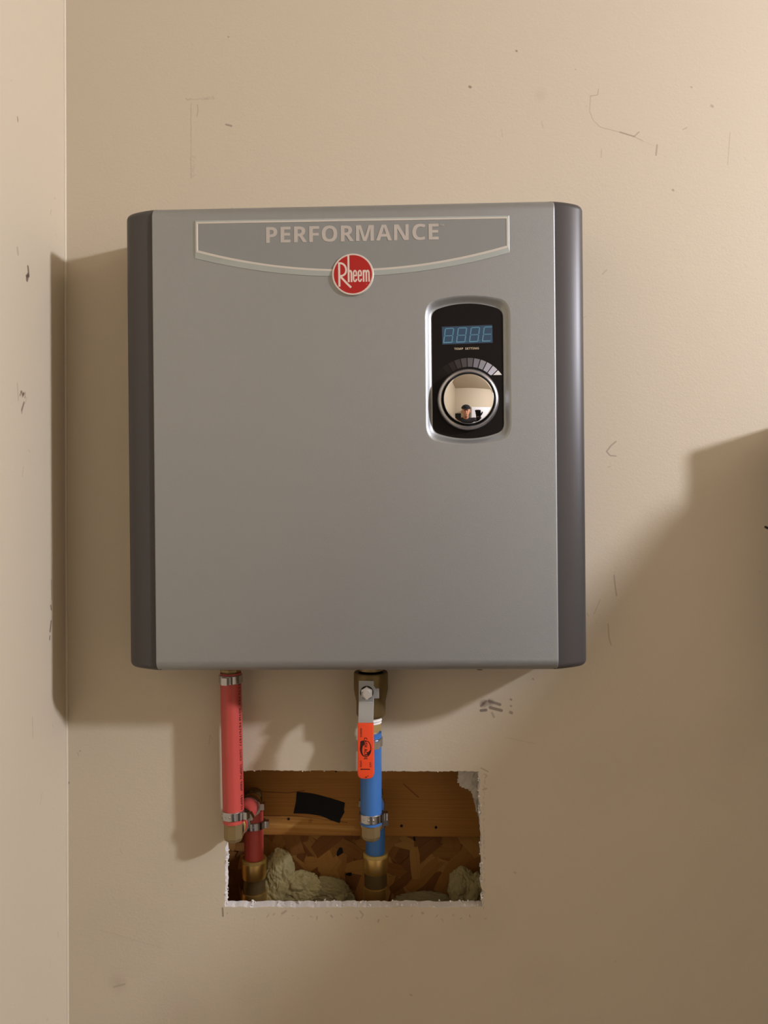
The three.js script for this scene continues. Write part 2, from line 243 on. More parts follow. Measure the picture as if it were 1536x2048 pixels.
// ---------------------------------------------------------------- inside the wall cavity
const grain = (base, dark, light, seedOff) => tex(1024, 512, (g, w, h) => {
  g.fillStyle = base; g.fillRect(0, 0, w, h);
  for (let i = 0; i < 240; i++) { const y0 = rr(0, h), a = rr(0.03, 0.12); g.strokeStyle = (rnd() < 0.5 ? `rgba(${dark},` : `rgba(${light},`) + a + ')'; g.lineWidth = rr(0.6, 3); g.beginPath(); for (let x = 0; x <= w; x += 32) g[x ? 'lineTo' : 'moveTo'](x, y0 + 10 * noise.noise(x / 300, y0 / 60, seedOff)); g.stroke(); }
});
const cavity = (() => {
  const plankTex = grain('#a9742f', '70,38,8', '214,160,84', 1);
  { const g = plankTex.image.getContext('2d'); const knot = (x, y, a, b, c) => { for (let i = 6; i > 0; i--) { g.fillStyle = `rgba(${c},${0.22})`; g.beginPath(); g.ellipse(x, y, a * i / 6, b * i / 6, 0.3, 0, 7); g.fill(); } };
    // u: x from -.16 to .16 (3200 px/m), v: y from -.45 to -.34 (4654 px/m)
    const K = (x, y) => [(x + 0.16) * 3200, (-0.34 - y) * 4654];
    knot(...K(-0.1, -0.352), 26, 52, '50,24,4'); knot(...K(-0.0635, -0.4325), 10, 16, '120,70,20');
    g.strokeStyle = 'rgba(40,18,2,.6)'; g.lineWidth = 3; g.beginPath(); g.moveTo(...K(-0.122, -0.3985)); g.lineTo(...K(-0.09, -0.4)); g.lineTo(...K(-0.07, -0.397)); g.stroke();
    g.beginPath(); g.moveTo(...K(-0.122, -0.4265)); g.lineTo(...K(-0.08, -0.4268)); g.lineTo(...K(-0.02, -0.434)); g.stroke();
    for (let i = 0; i < 26; i++) { const y = -0.4275 - rnd() * 0.018; g.strokeStyle = 'rgba(225,175,100,.13)'; g.lineWidth = rr(4, 14); g.beginPath(); g.moveTo(...K(-0.12 + rr(-0.02, 0.03), y)); g.lineTo(...K(rr(-0.05, 0.0), y - 0.003)); g.stroke(); }
    g.strokeStyle = 'rgba(80,40,6,.45)'; g.lineWidth = 5; g.beginPath(); g.moveTo(...K(0.045, -0.388)); g.lineTo(...K(0.063, -0.404)); g.stroke(); plankTex.needsUpdate = true; }
  const pm = std({ color: '#ffffff', map: plankTex, roughness: 0.8 });
  const plank = thing('wood_plank', 'horizontal yellow-brown plank across the top of the wall opening', 'plank', [0, -0.3975, -0.0945]);
  part('board', planarUV(box(0.32, 0.105, 0.018, 0, 0, 0, 0.0015), -0.16, -0.0525, 0.32, 0.11), pm, plank);
  for (const [x, y] of [[0.0429, -0.4372], [0.083, -0.4385], [-0.0893, -0.4304], [-0.0335, -0.3735], [0.0205, -0.3705]]) part('nail_hole', cyl(0.0016, 0.0016, 0.001, 12).rotateX(Math.PI / 2).translate(x, y + 0.3975, 0.009), M.dark, plank);

  // oriented strand board with strands of its own
  const osbTex = grain('#f2e6d2', '120,76,34', '255,250,240', 3);
  const osb = thing('strand_board', 'dark brown strand board sheathing at the back of the wall opening', 'board', [0, -0.45, -0.1095]);
  part('sheet', planarUV(box(0.42, 0.34, 0.011, 0, 0, 0, 0.001), -0.2, -0.2, 0.4, 0.2), std({ color: '#936a35', map: osbTex, roughness: 0.85 }), osb);
  const tones = ['#b48748', '#a0733a', '#c49a57', '#8b602f', '#ab7f42'].map((c) => std({ color: c, map: osbTex, roughness: 0.8 }));
  const strands = [0, 1, 2].map((k) => { const pts = []; const w = 0.02 + k * 0.006, h = 0.006 + k * 0.002; for (let i = 0; i < 10; i++) { const a = i / 10 * 6.283; pts.push([Math.sign(Math.cos(a)) * w * Math.min(1, Math.abs(Math.cos(a)) * 1.5) * rr(0.85, 1.1), Math.sign(Math.sin(a)) * h * Math.min(1, Math.abs(Math.sin(a)) * 1.4) * rr(0.8, 1.1)]); } return planarUV(ext(pts, 0.0007), -0.03, -0.03, 0.06, 0.06); });
  for (let i = 0; i < 150; i++) { const m = part('strand', strands[i % 3], tones[Math.floor(rr(0, 5))], osb); m.position.set(rr(-0.15, 0.15), rr(-0.085, 0.0), 0.0053 + 0.0000085 * i * 1.4); m.rotation.z = rr(0, 3.14); }
  for (const [x, y, w, h, r] of [[-0.0307, -0.4744, 0.0045, 0.0085, -0.5], [0.058, -0.459, 0.0016, 0.004, 0.3], [-0.02, -0.502, 0.004, 0.003, 0]]) { const pts = []; for (let i = 0; i < 9; i++) { const a = i / 9 * 6.283; pts.push([Math.cos(a) * w * rr(0.4, 1.2), Math.sin(a) * h * rr(0.5, 1.1)]); } part('dark_gap', ext(pts, 0.0006).rotateZ(r).translate(x, y + 0.45, 0.0078), M.dark, osb); }

  // studs and plates that close the bay
  const studTex = grain('#9c6f36', '70,38,8', '200,150,84', 6), sm = std({ color: '#ffffff', map: studTex, roughness: 0.85 });
  const lab = ['wall stud left of the opening', 'wall stud right of the opening'];
  [-0.2, 0.2].forEach((x, i) => solo('wall_stud', box(0.038, 0.5, 0.089, 0, 0, 0, 0.002), sm, 'rough wooden ' + lab[i], 'stud', [x, -0.45, -DW - 0.0455]));
  solo('wall_block', box(0.36, 0.038, 0.089, 0, 0, 0, 0.002), sm, 'rough wooden blocking hidden above the plank', 'block', [0, -0.32, -DW - 0.0455]);
  solo('wall_block', box(0.36, 0.038, 0.089, 0, 0, 0, 0.002), sm, 'rough wooden blocking low down below the opening', 'block', [0, -0.58, -DW - 0.0455]);

  // black tape patch, lying slightly bowed on the plank
  const top = [[-0.0795, -0.3985], [-0.064, -0.4], [-0.05, -0.403], [-0.036, -0.4068], [-0.0232, -0.4108]], bot = [[-0.0834, -0.4236], [-0.068, -0.424], [-0.052, -0.4262], [-0.0395, -0.431], [-0.0292, -0.4345]];
  const sh = new THREE.Shape(); sh.moveTo(...top[0]); sh.splineThru(top.slice(1).map((p) => new THREE.Vector2(...p))); sh.lineTo(-0.0245, -0.4185); sh.lineTo(-0.0238, -0.422); sh.lineTo(-0.0285, -0.43); sh.lineTo(...bot[4]); sh.splineThru(bot.slice(0, 4).reverse().map((p) => new THREE.Vector2(...p))); sh.lineTo(-0.0805, -0.41);
  solo('tape_patch', ext(sh, 0.0007).translate(0, 0, -0.0853), M.blackTape, 'crooked strip of matte black tape stuck to the plank', 'tape');

  // glass-wool tufts
  const wool = std({ color: '#b3a878', roughness: 1 }), wool2 = std({ color: '#9a9068', roughness: 1 });
  const tuft = (name, blobs, mat, label) => {
    const gs = blobs.map(([x, y, z, a, b, c], k) => { const g = mergeVertices(new THREE.IcosahedronGeometry(1, 34)), p = g.attributes.position; for (let i = 0; i < p.count; i++) { const u = V().fromBufferAttribute(p, i), n = 1 + 0.2 * noise.noise(u.x * 1.7 + k * 7, u.y * 1.7, u.z * 1.7) + 0.12 * noise.noise(u.x * 5, u.y * 5 + k * 3, u.z * 5) + 0.045 * noise.noise(u.x * 12, u.y * 12, u.z * 12 + k) + 0.02 * noise.noise(u.x * 34, u.y * 34, u.z * 34 + k); p.setXYZ(i, x + u.x * n * a, y + u.y * n * b, z + u.z * n * c); } g.deleteAttribute('uv'); g.computeVertexNormals(); return g; });
    const m = solo(name, merge(gs), mat, label, 'insulation'); return m;
  };
  tuft('insulation_tuft', [[-0.1, -0.492, -0.083, 0.017, 0.026, 0.012], [-0.078, -0.51, -0.082, 0.026, 0.021, 0.013], [-0.1, -0.52, -0.082, 0.03, 0.03, 0.013]], wool, 'large pale yellow tuft of glass wool beside the red pipe coupling');
  tuft('insulation_tuft', [[-0.046, -0.515, -0.087, 0.026, 0.016, 0.011], [-0.03, -0.526, -0.086, 0.018, 0.015, 0.011]], wool2, 'low greyish mound of glass wool between the two pipe couplings');
  tuft('insulation_tuft', [[0.113, -0.508, -0.082, 0.016, 0.024, 0.013], [0.128, -0.514, -0.08, 0.016, 0.026, 0.013]], wool, 'rounded yellow tuft of glass wool in the lower right corner of the opening');
  tuft('insulation_tuft', [[0.07, -0.527, -0.085, 0.032, 0.013, 0.012], [0.043, -0.529, -0.08, 0.014, 0.012, 0.01]], wool2, 'low ragged strip of glass wool right of the blue pipe coupling');
})();

// ---------------------------------------------------------------- water heater
const font = await new FontLoader().loadAsync('fonts/droid/droid_sans_bold.typeface.json');
const heater = thing('water_heater', 'silver wall-mounted tankless water heater with dark grey side panels', 'water heater');
heater.rotation.z = 0.006755;
{
  const W = 0.382, H = 0.4448, D = 0.085, b = 0.0013, e = 0.0003;
  // outline of the control recess, from its right side round; same number of points for every size
  const CX = 0.1085, CY = 0.0617;
  const outline = (a, ys, xc, yc, yt, z) => {
    const q = [], P = (t, A, B, C) => (1 - t) * (1 - t) * A + 2 * t * (1 - t) * B + t * t * C, n = 10, quarter = [];
    for (let i = 0; i <= 8; i++) quarter.push([a, ys * i / 8]);
    for (let i = 1; i <= n; i++) quarter.push([P(i / n, a, a, xc), P(i / n, ys, (ys + yc * 2) / 3 + (yc - ys) * 0.12, yc)]);
    for (let i = 1; i <= 14; i++) quarter.push([P(i / 14, xc, xc * 0.52, 0), P(i / 14, yc, yt, yt)]);
    const l = quarter.length;
    for (let i = 0; i < l; i++) q.push([quarter[i][0], quarter[i][1]]);
    for (let i = l - 2; i >= 0; i--) q.push([-quarter[i][0], quarter[i][1]]);
    for (let i = 1; i < l; i++) q.push([-quarter[i][0], -quarter[i][1]]);
    for (let i = l - 2; i > 0; i--) q.push([quarter[i][0], -quarter[i][1]]);
    return q.map((p) => V(CX + p[0], CY + p[1], z));
  };
  const face = (z, grow = 0) => outline(0.0336 + grow, 0.0500, 0.0258 + grow * 0.9, 0.0597 + grow, 0.0638 + grow, z);
  // front panel: pressed steel with rounded top and bottom edges
  const s = new THREE.Shape(); const h = H / 2 - e, r = 0.011;                    // drawn in (z, y)
  s.moveTo(0.004, -h); s.lineTo(D - r - 0.0006, -h); s.lineTo(D - r, -h); s.absarc(D - r, -h + r, r, -Math.PI / 2, 0, false); s.lineTo(D, -h + r + 0.0005); s.lineTo(D, h - r - 0.0005); s.lineTo(D, h - r); s.absarc(D - r, h - r, r, 0, Math.PI / 2, false); s.lineTo(0.004, h); s.closePath();
  let panel = new THREE.ExtrudeGeometry(s, { depth: W - 2 * b, bevelEnabled: true, bevelThickness: b, bevelSize: b, bevelOffset: -b, bevelSegments: 3, curveSegments: 12 });
  panel.translate(0, 0, -(W - 2 * b) / 2).rotateY(-Math.PI / 2).scale(1, 1, 1);
  // after the turn x = -z_old ... put depth forward
  panel.computeBoundingBox(); if (panel.boundingBox.max.z < 0.05) panel.rotateY(Math.PI);
  const cutter = ext(face(0, 0.0066).map((p) => [p.x, p.y]), 0.03).translate(0, 0, D - 0.0125);
  const ev = new Evaluator(); ev.attributes = ['position', 'normal']; ev.useGroups = false;
  const A = new Brush(panel), B = new Brush(cutter); A.updateMatrixWorld(); B.updateMatrixWorld();
  const cutPanel = ev.evaluate(A, B, SUBTRACTION).geometry;
  const rim = loft([[0.0068, 0], [0.0060, -0.0002], [0.0050, -0.0008], [0.0036, -0.0022], [0.0022, -0.0036], [0.0012, -0.0043], [0.0004, -0.0046], [-0.0006, -0.0046]].map(([g, z]) => face(D + z, g)).reverse(), true, 1.2);
  const pg = merge([crease(cutPanel, 0.2), rim]); planarUV(pg, 0, 0, 1, 1);
  part('front_panel', pg, M.silver, heater);

  // side caps
  for (const sd of [-1, 1]) {
    const prof = [[-0.008, 0.0825], [0, 0.0824], [0.0065, 0.0820], [0.013, 0.0810], [0.0185, 0.0795], [0.0222, 0.0778], [0.0243, 0.0764], [0.0257, 0.0748], [0.0267, 0.0726], [0.0273, 0.0695], [0.0276, 0.064], [0.0277, 0.05], [0.0277, 0.0], [-0.008, 0]];
    const g = ext(prof.map(([x, z]) => [x + W / 2 + 0.0016, z]), H - 0.0016, 0.006, 6).rotateX(-Math.PI / 2).translate(0, -H / 2 + 0.0008, 0);   // (x, z) -> z becomes -z
    g.scale(1, 1, -1); { const ix = g.index; if (!ix) { const p = g.attributes.position.array, u = g.attributes.uv.array; for (let i = 0; i < p.length; i += 9) for (let k = 0; k < 3; k++) [p[i + k], p[i + 3 + k]] = [p[i + 3 + k], p[i + k]]; } }
    if (sd < 0) { g.scale(-1, 1, 1); const p = g.attributes.position.array; for (let i = 0; i < p.length; i += 9) for (let k = 0; k < 3; k++) [p[i + k], p[i + 3 + k]] = [p[i + 3 + k], p[i + k]]; }
    { const p = g.attributes.position; for (let i = 0; i < p.count; i++) p.setY(i, p.getY(i) * (1 - 0.42 * Math.max(0, Math.abs(p.getX(i)) - W / 2))); }   // the caps are a touch shorter at the outside
    g.deleteAttribute('normal');
    part('side_panel', crease(g, 0.5), M.capPlastic, heater, sd < 0 ? 'dark grey plastic side panel in shade' : 'dark grey plastic side panel catching the light');
  }
  part('back_case', box(W + 0.02, H - 0.012, 0.05, 0, 0, 0.027, 0.002), M.dark, heater);

  // name plate: rim, sloping lower bevel, darker field, raised letters
  const plate = (l, rt, top0, top1, lo0, lo1, mid, z, n = 28) => { const p = [V(l, top0, z), V(rt, top1, z)]; const c = 2 * mid - (lo0 + lo1) / 2; for (let i = 0; i <= n; i++) { const t = i / n; p.push(V(rt + (l - rt) * t, (1 - t) * (1 - t) * lo1 + 2 * t * (1 - t) * c + t * t * lo0, z)); } return p.reverse(); };
  const k0 = plate(-0.1497, 0.1484, 0.2074, 0.2062, 0.1718, 0.1714, 0.1519, D - 0.0002), k0b = plate(-0.1497, 0.1484, 0.2074, 0.2062, 0.1718, 0.1714, 0.1519, D + 0.0004), k1 = plate(-0.1486, 0.1474, 0.2064, 0.2052, 0.1772, 0.1758, 0.1564, D + 0.0013), k2 = plate(-0.1466, 0.1456, 0.2042, 0.2032, 0.1788, 0.1776, 0.1582, D + 0.0014), k3 = plate(-0.1463, 0.1453, 0.2039, 0.2029, 0.1790, 0.1778, 0.1584, D + 0.0010);
  const k4 = plate(-0.1480, 0.1468, 0.2058, 0.2046, 0.1772, 0.1758, 0.1564, D + 0.00135);
  const np = part('name_plate', merge([loft([k4, k2, k3], true, 0.3), flat(k3, D + 0.0009)]), M.plateRim, heater, 'plate with a thin pale rim and a curved lower edge');
  part('plate_bevel', loft([k0, k0b, k1, k4], true, 0.3), M.plateBevel, np, 'grey-green sloping edge under the rim');
  part('plate_field', flat(k3, D + 0.00105), M.plateField, np, 'grey sunken field of the plate');
  const word = (str, x0, x1, y0, y1, z, d) => { const g = new TextGeometry(str, { font, size: 1, depth: 0.05, curveSegments: 5, bevelEnabled: false }); g.computeBoundingBox(); const q = g.boundingBox; g.translate(-q.min.x, -q.min.y, 0).scale((x1 - x0) / (q.max.x - q.min.x), (y1 - y0) / (q.max.y - q.min.y), d / 0.05).translate(x0, y0, z); return g; };
  part('lettering', merge([word('PERFORMANCE', -0.0812, 0.0819, 0.1845, 0.1998, D + 0.0010, 0.0003).rotateZ(0), word('TM', 0.0832, 0.0872, 0.1972, 0.1989, D + 0.0010, 0.0003)]), M.letter, np, 'pale printed capital letters');

  // round red logo badge
  const logoTex = tex(768, 768, (g) => {
    g.scale(768 / 1080, 768 / 1080); g.translate(-175, -225);
    g.fillStyle = '#cbbcae'; g.fillRect(0, 0, 3000, 3000);
    g.fillStyle = '#a51512'; g.beginPath(); g.arc(715, 765, 502, 0, 7); g.fill();
    g.strokeStyle = '#d3c3b4'; g.lineCap = 'butt'; g.lineJoin = 'round';
    const st = (w, f) => { g.lineWidth = w; g.beginPath(); f(); g.stroke(); };
    st(54, () => { g.moveTo(355, 450); g.lineTo(361, 1085); });
    st(50, () => { g.moveTo(330, 474); g.bezierCurveTo(470, 440, 540, 560, 540, 650); g.bezierCurveTo(540, 760, 470, 800, 385, 806); });
    st(54, () => { g.moveTo(400, 830); g.lineTo(560, 1005); g.lineTo(668, 1112); });
    st(50, () => { g.moveTo(601, 270); g.lineTo(606, 970); });
    st(46, () => { g.moveTo(606, 740); g.bezierCurveTo(612, 650, 676, 650, 678, 740); g.lineTo(680, 970); });
    for (const x of [772, 900]) { st(40, () => { g.moveTo(x - 34, 800); g.lineTo(x + 34, 800); g.lineTo(x + 36, 740); g.bezierCurveTo(x + 30, 650, x - 34, 650, x - 38, 740); g.lineTo(x - 38, 880); g.bezierCurveTo(x - 34, 975, x + 30, 975, x + 38, 885); }); }
    st(44, () => { g.moveTo(996, 660); g.lineTo(998, 968); }); st(42, () => { g.moveTo(998, 740); g.bezierCurveTo(1010, 655, 1066, 655, 1068, 740); g.lineTo(1070, 968); }); st(42, () => { g.moveTo(1068, 740); g.bezierCurveTo(1080, 655, 1134, 655, 1138, 740); g.lineTo(1142, 968); });
    g.fillStyle = 'rgba(211,160,150,.5)'; g.font = '60px sans-serif'; g.fillText('®', 1050, 1050);
  });
  const R = 0.0197;
  const badge = part('logo_badge', lathe([[0, -0.002], [R, -0.002], [R, 0.0008], [R - 0.0006, 0.0013], [0, 0.0013]], 64).rotateX(Math.PI / 2).translate(0.0008, 0.1532, D + 0.0008), M.plateRim, heater, 'round red badge with pale rim');
  part('logo_face', new THREE.CircleGeometry(R - 0.0003, 64).translate(0.0008, 0.1532, D + 0.0022), std({ color: '#ffffff', map: logoTex, roughness: 0.4 }), badge, 'red printed disc with white lettering');

  // control panel: black face with printed scale, blue display and chrome knob
  const zf = D - 0.0046;
  const faceTex = tex(640, 1210, (g, w, h) => {
    g.fillStyle = '#120d09'; g.fillRect(0, 0, w, h);
    // photo pixels -> canvas: face spans 863.5..1007 px by 604.5..876 px
    const S = w / 0.0676, X = (x) => (x - (CX - 0.0338)) * S, Y = (y) => (CY + 0.0639 - y) * S;
    g.save(); g.fillStyle = '#c3b595'; g.font = 'bold 24px sans-serif'; const t = 'TEMP  SETTING'; const tw = g.measureText(t).width; g.translate(X(0.0959), Y(0.0817)); g.rotate(-0.012); g.scale((X(0.1195) - X(0.0959)) / tw, 1.1); g.fillText(t, 0, 0); g.restore();
    // wedges from near black to white, cut off level at the lower ends
    const cx = X(0.1092), cy = Y(0.0358), r0 = 0.0298 * S, r1 = 0.0382 * S, rad = Math.PI / 180;
    const tones = ['#130e0a', '#17120e', '#1f1a16', '#2a2521', '#3a3633', '#4b4846', '#5b595a', '#77757b', '#8c8a8d', '#a5a3ab', '#bdbdc5', '#e2e1dc'];
    g.save(); g.beginPath(); g.rect(0, 0, w, Y(0.0574)); g.clip();
    tones.forEach((c, i) => { const a = (-59.9 + 9.65 * i - 90) * rad, e = (-59.9 + 9.65 * (i + 1) + (i === 11 ? 6 : 0) - 90) * rad; g.fillStyle = c; g.beginPath(); g.arc(cx, cy, r1, a + 0.011, e - 0.011); g.arc(cx, cy, r0, e - 0.014, a + 0.014, true); g.fill(); });
    g.restore();
  });
  const cp = part('control_panel', planarUV(merge([flat(face(0, 0), zf + 0.0004), loft([face(zf - 0.002, 0), face(zf + 0.0004, 0)], true, 0.3)]), CX - 0.0338, CY - 0.0639, 0.0676, 0.1278), phys({ color: '#ffffff', map: faceTex, roughness: 0.5, specularIntensity: 0.35 }), heater, 'black control face with a printed dial scale');
  const dispTex = tex(512, 190, (g, w, h) => {
    g.fillStyle = '#1d3a50'; g.fillRect(0, 0, w, h);
    g.fillStyle = 'rgba(52,98,132,.75)'; g.fillRect(6, 8, w - 12, h - 14);
    g.lineCap = 'butt';
    const seg = (x, right, dot) => {
      const y0 = 22, y1 = 98, y2 = 172, ww = 84, sk = 24, q = (u, y) => [x + u + sk * (y2 - y) / (y2 - y0), y];
      const L = (a, b, al) => { g.strokeStyle = `rgba(128,190,212,${al})`; g.lineWidth = 11; g.beginPath(); g.moveTo(...a); g.lineTo(...b); g.stroke(); };
      L(q(4, y0), q(ww - 4, y0), 0.8); L(q(4, y1), q(ww - 4, y1), 0.72); L(q(4, y2 - 4), q(ww - 4, y2 - 4), 0.95); L(q(0, y0 + 3), q(0, y1 - 4), 0.85); L(q(0, y1 + 4), q(0, y2), 0.9);
      L(q(ww, y0 + 3), q(ww, y1 - 4), right); L(q(ww, y1 + 4), q(ww, y2), right);
      if (dot) { g.fillStyle = 'rgba(128,190,212,.55)'; g.fillRect(x + ww + 14, y2 - 14, 12, 12); }
    };
    [0, 1, 2, 3].forEach((i) => seg(14 + i * 131, i < 3 ? 0.85 : 0.22, i < 3));
  });
  const dg = new THREE.PlaneGeometry(0.0478, 0.0172).translate(0.1083, 0.0959, zf + 0.0006).translate(-0.1083, -0.0959, 0).rotateZ(0.022).translate(0.1083, 0.0959, 0);
  part('display', dg, std({ color: '#202020', emissive: '#ffffff', emissiveMap: dispTex, emissiveIntensity: 0.42, roughness: 0.3 }), cp, 'blue four-digit display');

  const kx = 0.1084, ky = 0.0340, kz = zf + 0.0004;
  const knob = part('knob', lathe([[0.0205, 0.0], [0.0280, 0.0], [0.0288, 0.0010], [0.0290, 0.0028], [0.0287, 0.0048], [0.0280, 0.0066], [0.0270, 0.0077], [0.0262, 0.0080], [0.0256, 0.0076], [0.0252, 0.0064], [0.0249, 0.004], [0.0247, 0.0016]], 96, 0.9).rotateX(Math.PI / 2).translate(kx, ky, kz), M.ring, heater, 'satin silver ring of the round knob');
  part('knob_gap', lathe([[0.0, 0.0020], [0.0250, 0.0021]], 64).rotateX(Math.PI / 2).translate(kx, ky, kz), M.dark, knob, 'dark gap round the dome');
  const dome = [], RD = 0.0226, hd = 0.00205, Rs = (RD * RD + hd * hd) / (2 * hd);
  for (let i = 0; i <= 26; i++) { const rad = RD * i / 26; dome.push([rad, 0.0102 + Math.sqrt(Rs * Rs - rad * rad) - Rs + hd]); }
  dome.push([RD + 0.0004, 0.01005], [RD + 0.0007, 0.0097], [RD + 0.0008, 0.0092], [RD + 0.0008, 0.0015]);
  part('knob_dome', lathe(dome, 128, 0.5).rotateX(Math.PI / 2).translate(kx, ky, kz), M.chrome, knob, 'mirror-polished chrome dome');
}

// ---------------------------------------------------------------- pipes and fittings
const PR = 0.0109, ZP = 0.021, ZL = -0.064;
const pipeText = (base, str) => tex(512, 1024, (g, w, h) => { g.fillStyle = base; g.fillRect(0, 0, w, h); g.save(); g.translate(w * 0.160, 30); g.rotate(Math.PI / 2); g.fillStyle = 'rgba(34,4,2,1)'; g.font = 'bold 34px sans-serif'; g.fillText(str, 0, 0); g.restore(); for (let i = 0; i < 60; i++) { g.fillStyle = `rgba(255,230,210,${rr(0.01, 0.05)})`; g.fillRect(rr(0, w), rr(0, h), rr(1, 5), rr(10, 120)); } });
const printedRed = std({ color: '#ffffff', map: pipeText('#bb4a41', '3/4 CTS PEX  ASTM F876/F877  SDR9  100PSI 180F  160PSI 73F'), roughness: 0.4 });
function tubeGeo(a, b, r = PR, seg = 40) { const d = b.clone().sub(a), g = cyl(r, r, d.length(), seg); g.applyQuaternion(new THREE.Quaternion().setFromUnitVectors(V(0, 1, 0), d.normalize())); return g.translate((a.x + b.x) / 2, (a.y + b.y) / 2, (a.z + b.z) / 2); }
function pipe(name, a, b, mat, label) { return solo(name, crease(tubeGeo(b, a), 0.6), mat, label, 'pipe'); }

// pinch clamp round the y axis: band with dimples and a raised ear
function clamp(name, pos, label, { turn = 0, tilt = 0, mat = M.steel, h = 0.0086, r = PR, group = undefined } = {}) {
  const t = thing(name, label, 'clamp', pos, group);
  t.rotation.set(tilt, 0, 0);
  const q = (g) => g.rotateY(turn);
  part('band', q(lathe([[r - 0.0001, -h / 2], [r + 0.0009, -h / 2], [r + 0.0013, -h / 2 + 0.0005], [r + 0.0013, h / 2 - 0.0005], [r + 0.0009, h / 2], [r - 0.0001, h / 2]], 56, 0.6)), mat, t);
  const o = new THREE.Shape(); const e = 0.0054;                       // omega-shaped ear seen along the axis, pointing to +x
  o.moveTo(r, -e - 0.0012); o.lineTo(r + 0.0016, -e); o.bezierCurveTo(r + 0.0012, -0.0018, r + 0.0040, -0.0044, r + 0.0064, -0.0030); o.lineTo(r + 0.0064, 0.0030); o.bezierCurveTo(r + 0.0040, 0.0044, r + 0.0012, 0.0018, r + 0.0016, e); o.lineTo(r, e + 0.0012);
  const hole = new THREE.Path(); hole.absellipse(r + 0.0039, 0, 0.0015, 0.0019, 0, 7); o.holes.push(hole);
  part('ear', q(crease(ext(o, h - 0.0012).rotateX(-Math.PI / 2).translate(0, -(h - 0.0012) / 2, 0), 0.6)), mat, t);
  const lap = new THREE.CylinderGeometry(r + 0.0019, r + 0.0019, h - 0.0006, 20, 1, false, 0, 1.1);
  part('overlap', q(crease(merge([lap, new THREE.CylinderGeometry(r + 0.0012, r + 0.0012, h - 0.0006, 20, 1, false, 0, 1.1)]), 0.6).rotateY(0.9)), mat, t);
  const dim = []; for (let i = 0; i < 3; i++) { const a = -1.45 - 0.42 * i; dim.push(new THREE.SphereGeometry(0.0012, 10, 8).scale(0.45, 1, 1).translate(r + 0.0013, 0, 0).rotateY(a)); }
  dim.forEach((g) => part('dimple', q(g), mat, t));
  return t;
}
// brass barbed elbow: one leg up (or down), one leg along z
function elbow(name, pos, up, back, label) {
  const t = thing(name, label, 'elbow', pos);
  const oct = () => crease(new THREE.LatheGeometry([[0, -0.0118], [0.0062, -0.0116], [0.0088, -0.0098], [0.0101, -0.0066], [0.0101, 0.0098], [0.0092, 0.0106], [0, 0.0106]].map((p) => new THREE.Vector2(...p)), 8, Math.PI / 8), 0.35);
  const e1 = oct(), e2 = crease(new THREE.LatheGeometry([[0.0101, 0], [0.0101, 0.0098], [0.0092, 0.0106], [0, 0.0106]].map((p) => new THREE.Vector2(...p)), 8, Math.PI / 8), 0.35); if (up < 0) e1.rotateX(Math.PI); e2.rotateX(Math.PI / 2 * back);
  part('body', merge([e1, e2]), M.brassDull, t);
  const leg = (d) => lathe([[0.0066, 0.006], [0.0106, 0.0085], [0.0106, 0.0105], [0.0088, 0.0108], [0.0085, 0.0125], [0.0085, 0.03]], 32);
  const u = leg(), k = leg();
  if (up < 0) u.rotateX(Math.PI); k.rotateX(Math.PI / 2 * back);
  part('barb', u, M.brass, t); part('barb', k, M.brass, t);
  return t;
}
function coupling(name, pos, label) {
  const t = thing(name, label, 'coupling', pos);
  part('release_collar', lathe([[0.0108, 0.0006], [0.0108, 0.0036], [0.0136, 0.0038], [0.0142, 0.0026], [0.0142, 0.0]], 48).translate(0, 0, 0), M.collar, t, 'tan plastic release collar');
  part('upper_cup', lathe([[0.0126, 0.0006], [0.0141, 0.0], [0.0144, -0.0022], [0.0142, -0.0135], [0.0136, -0.0178], [0.0128, -0.0185]], 56), M.brass, t, 'bright brass cup');
  part('body', lathe([[0.0127, -0.018], [0.0127, -0.033], [0.0128, -0.0345]], 56), M.bronze, t, 'dull bronze middle');
  part('lower_cup', lathe([[0.0126, -0.0335], [0.0141, -0.034], [0.0144, -0.0362], [0.0142, -0.0475], [0.0134, -0.052], [0.0126, -0.0526], [0.0108, -0.0528]], 56), M.brass, t);
  part('stub', cyl(0.0108, 0.0108, 0.02, 32).translate(0, -0.06, 0), M.bronze, t);
  return t;
}

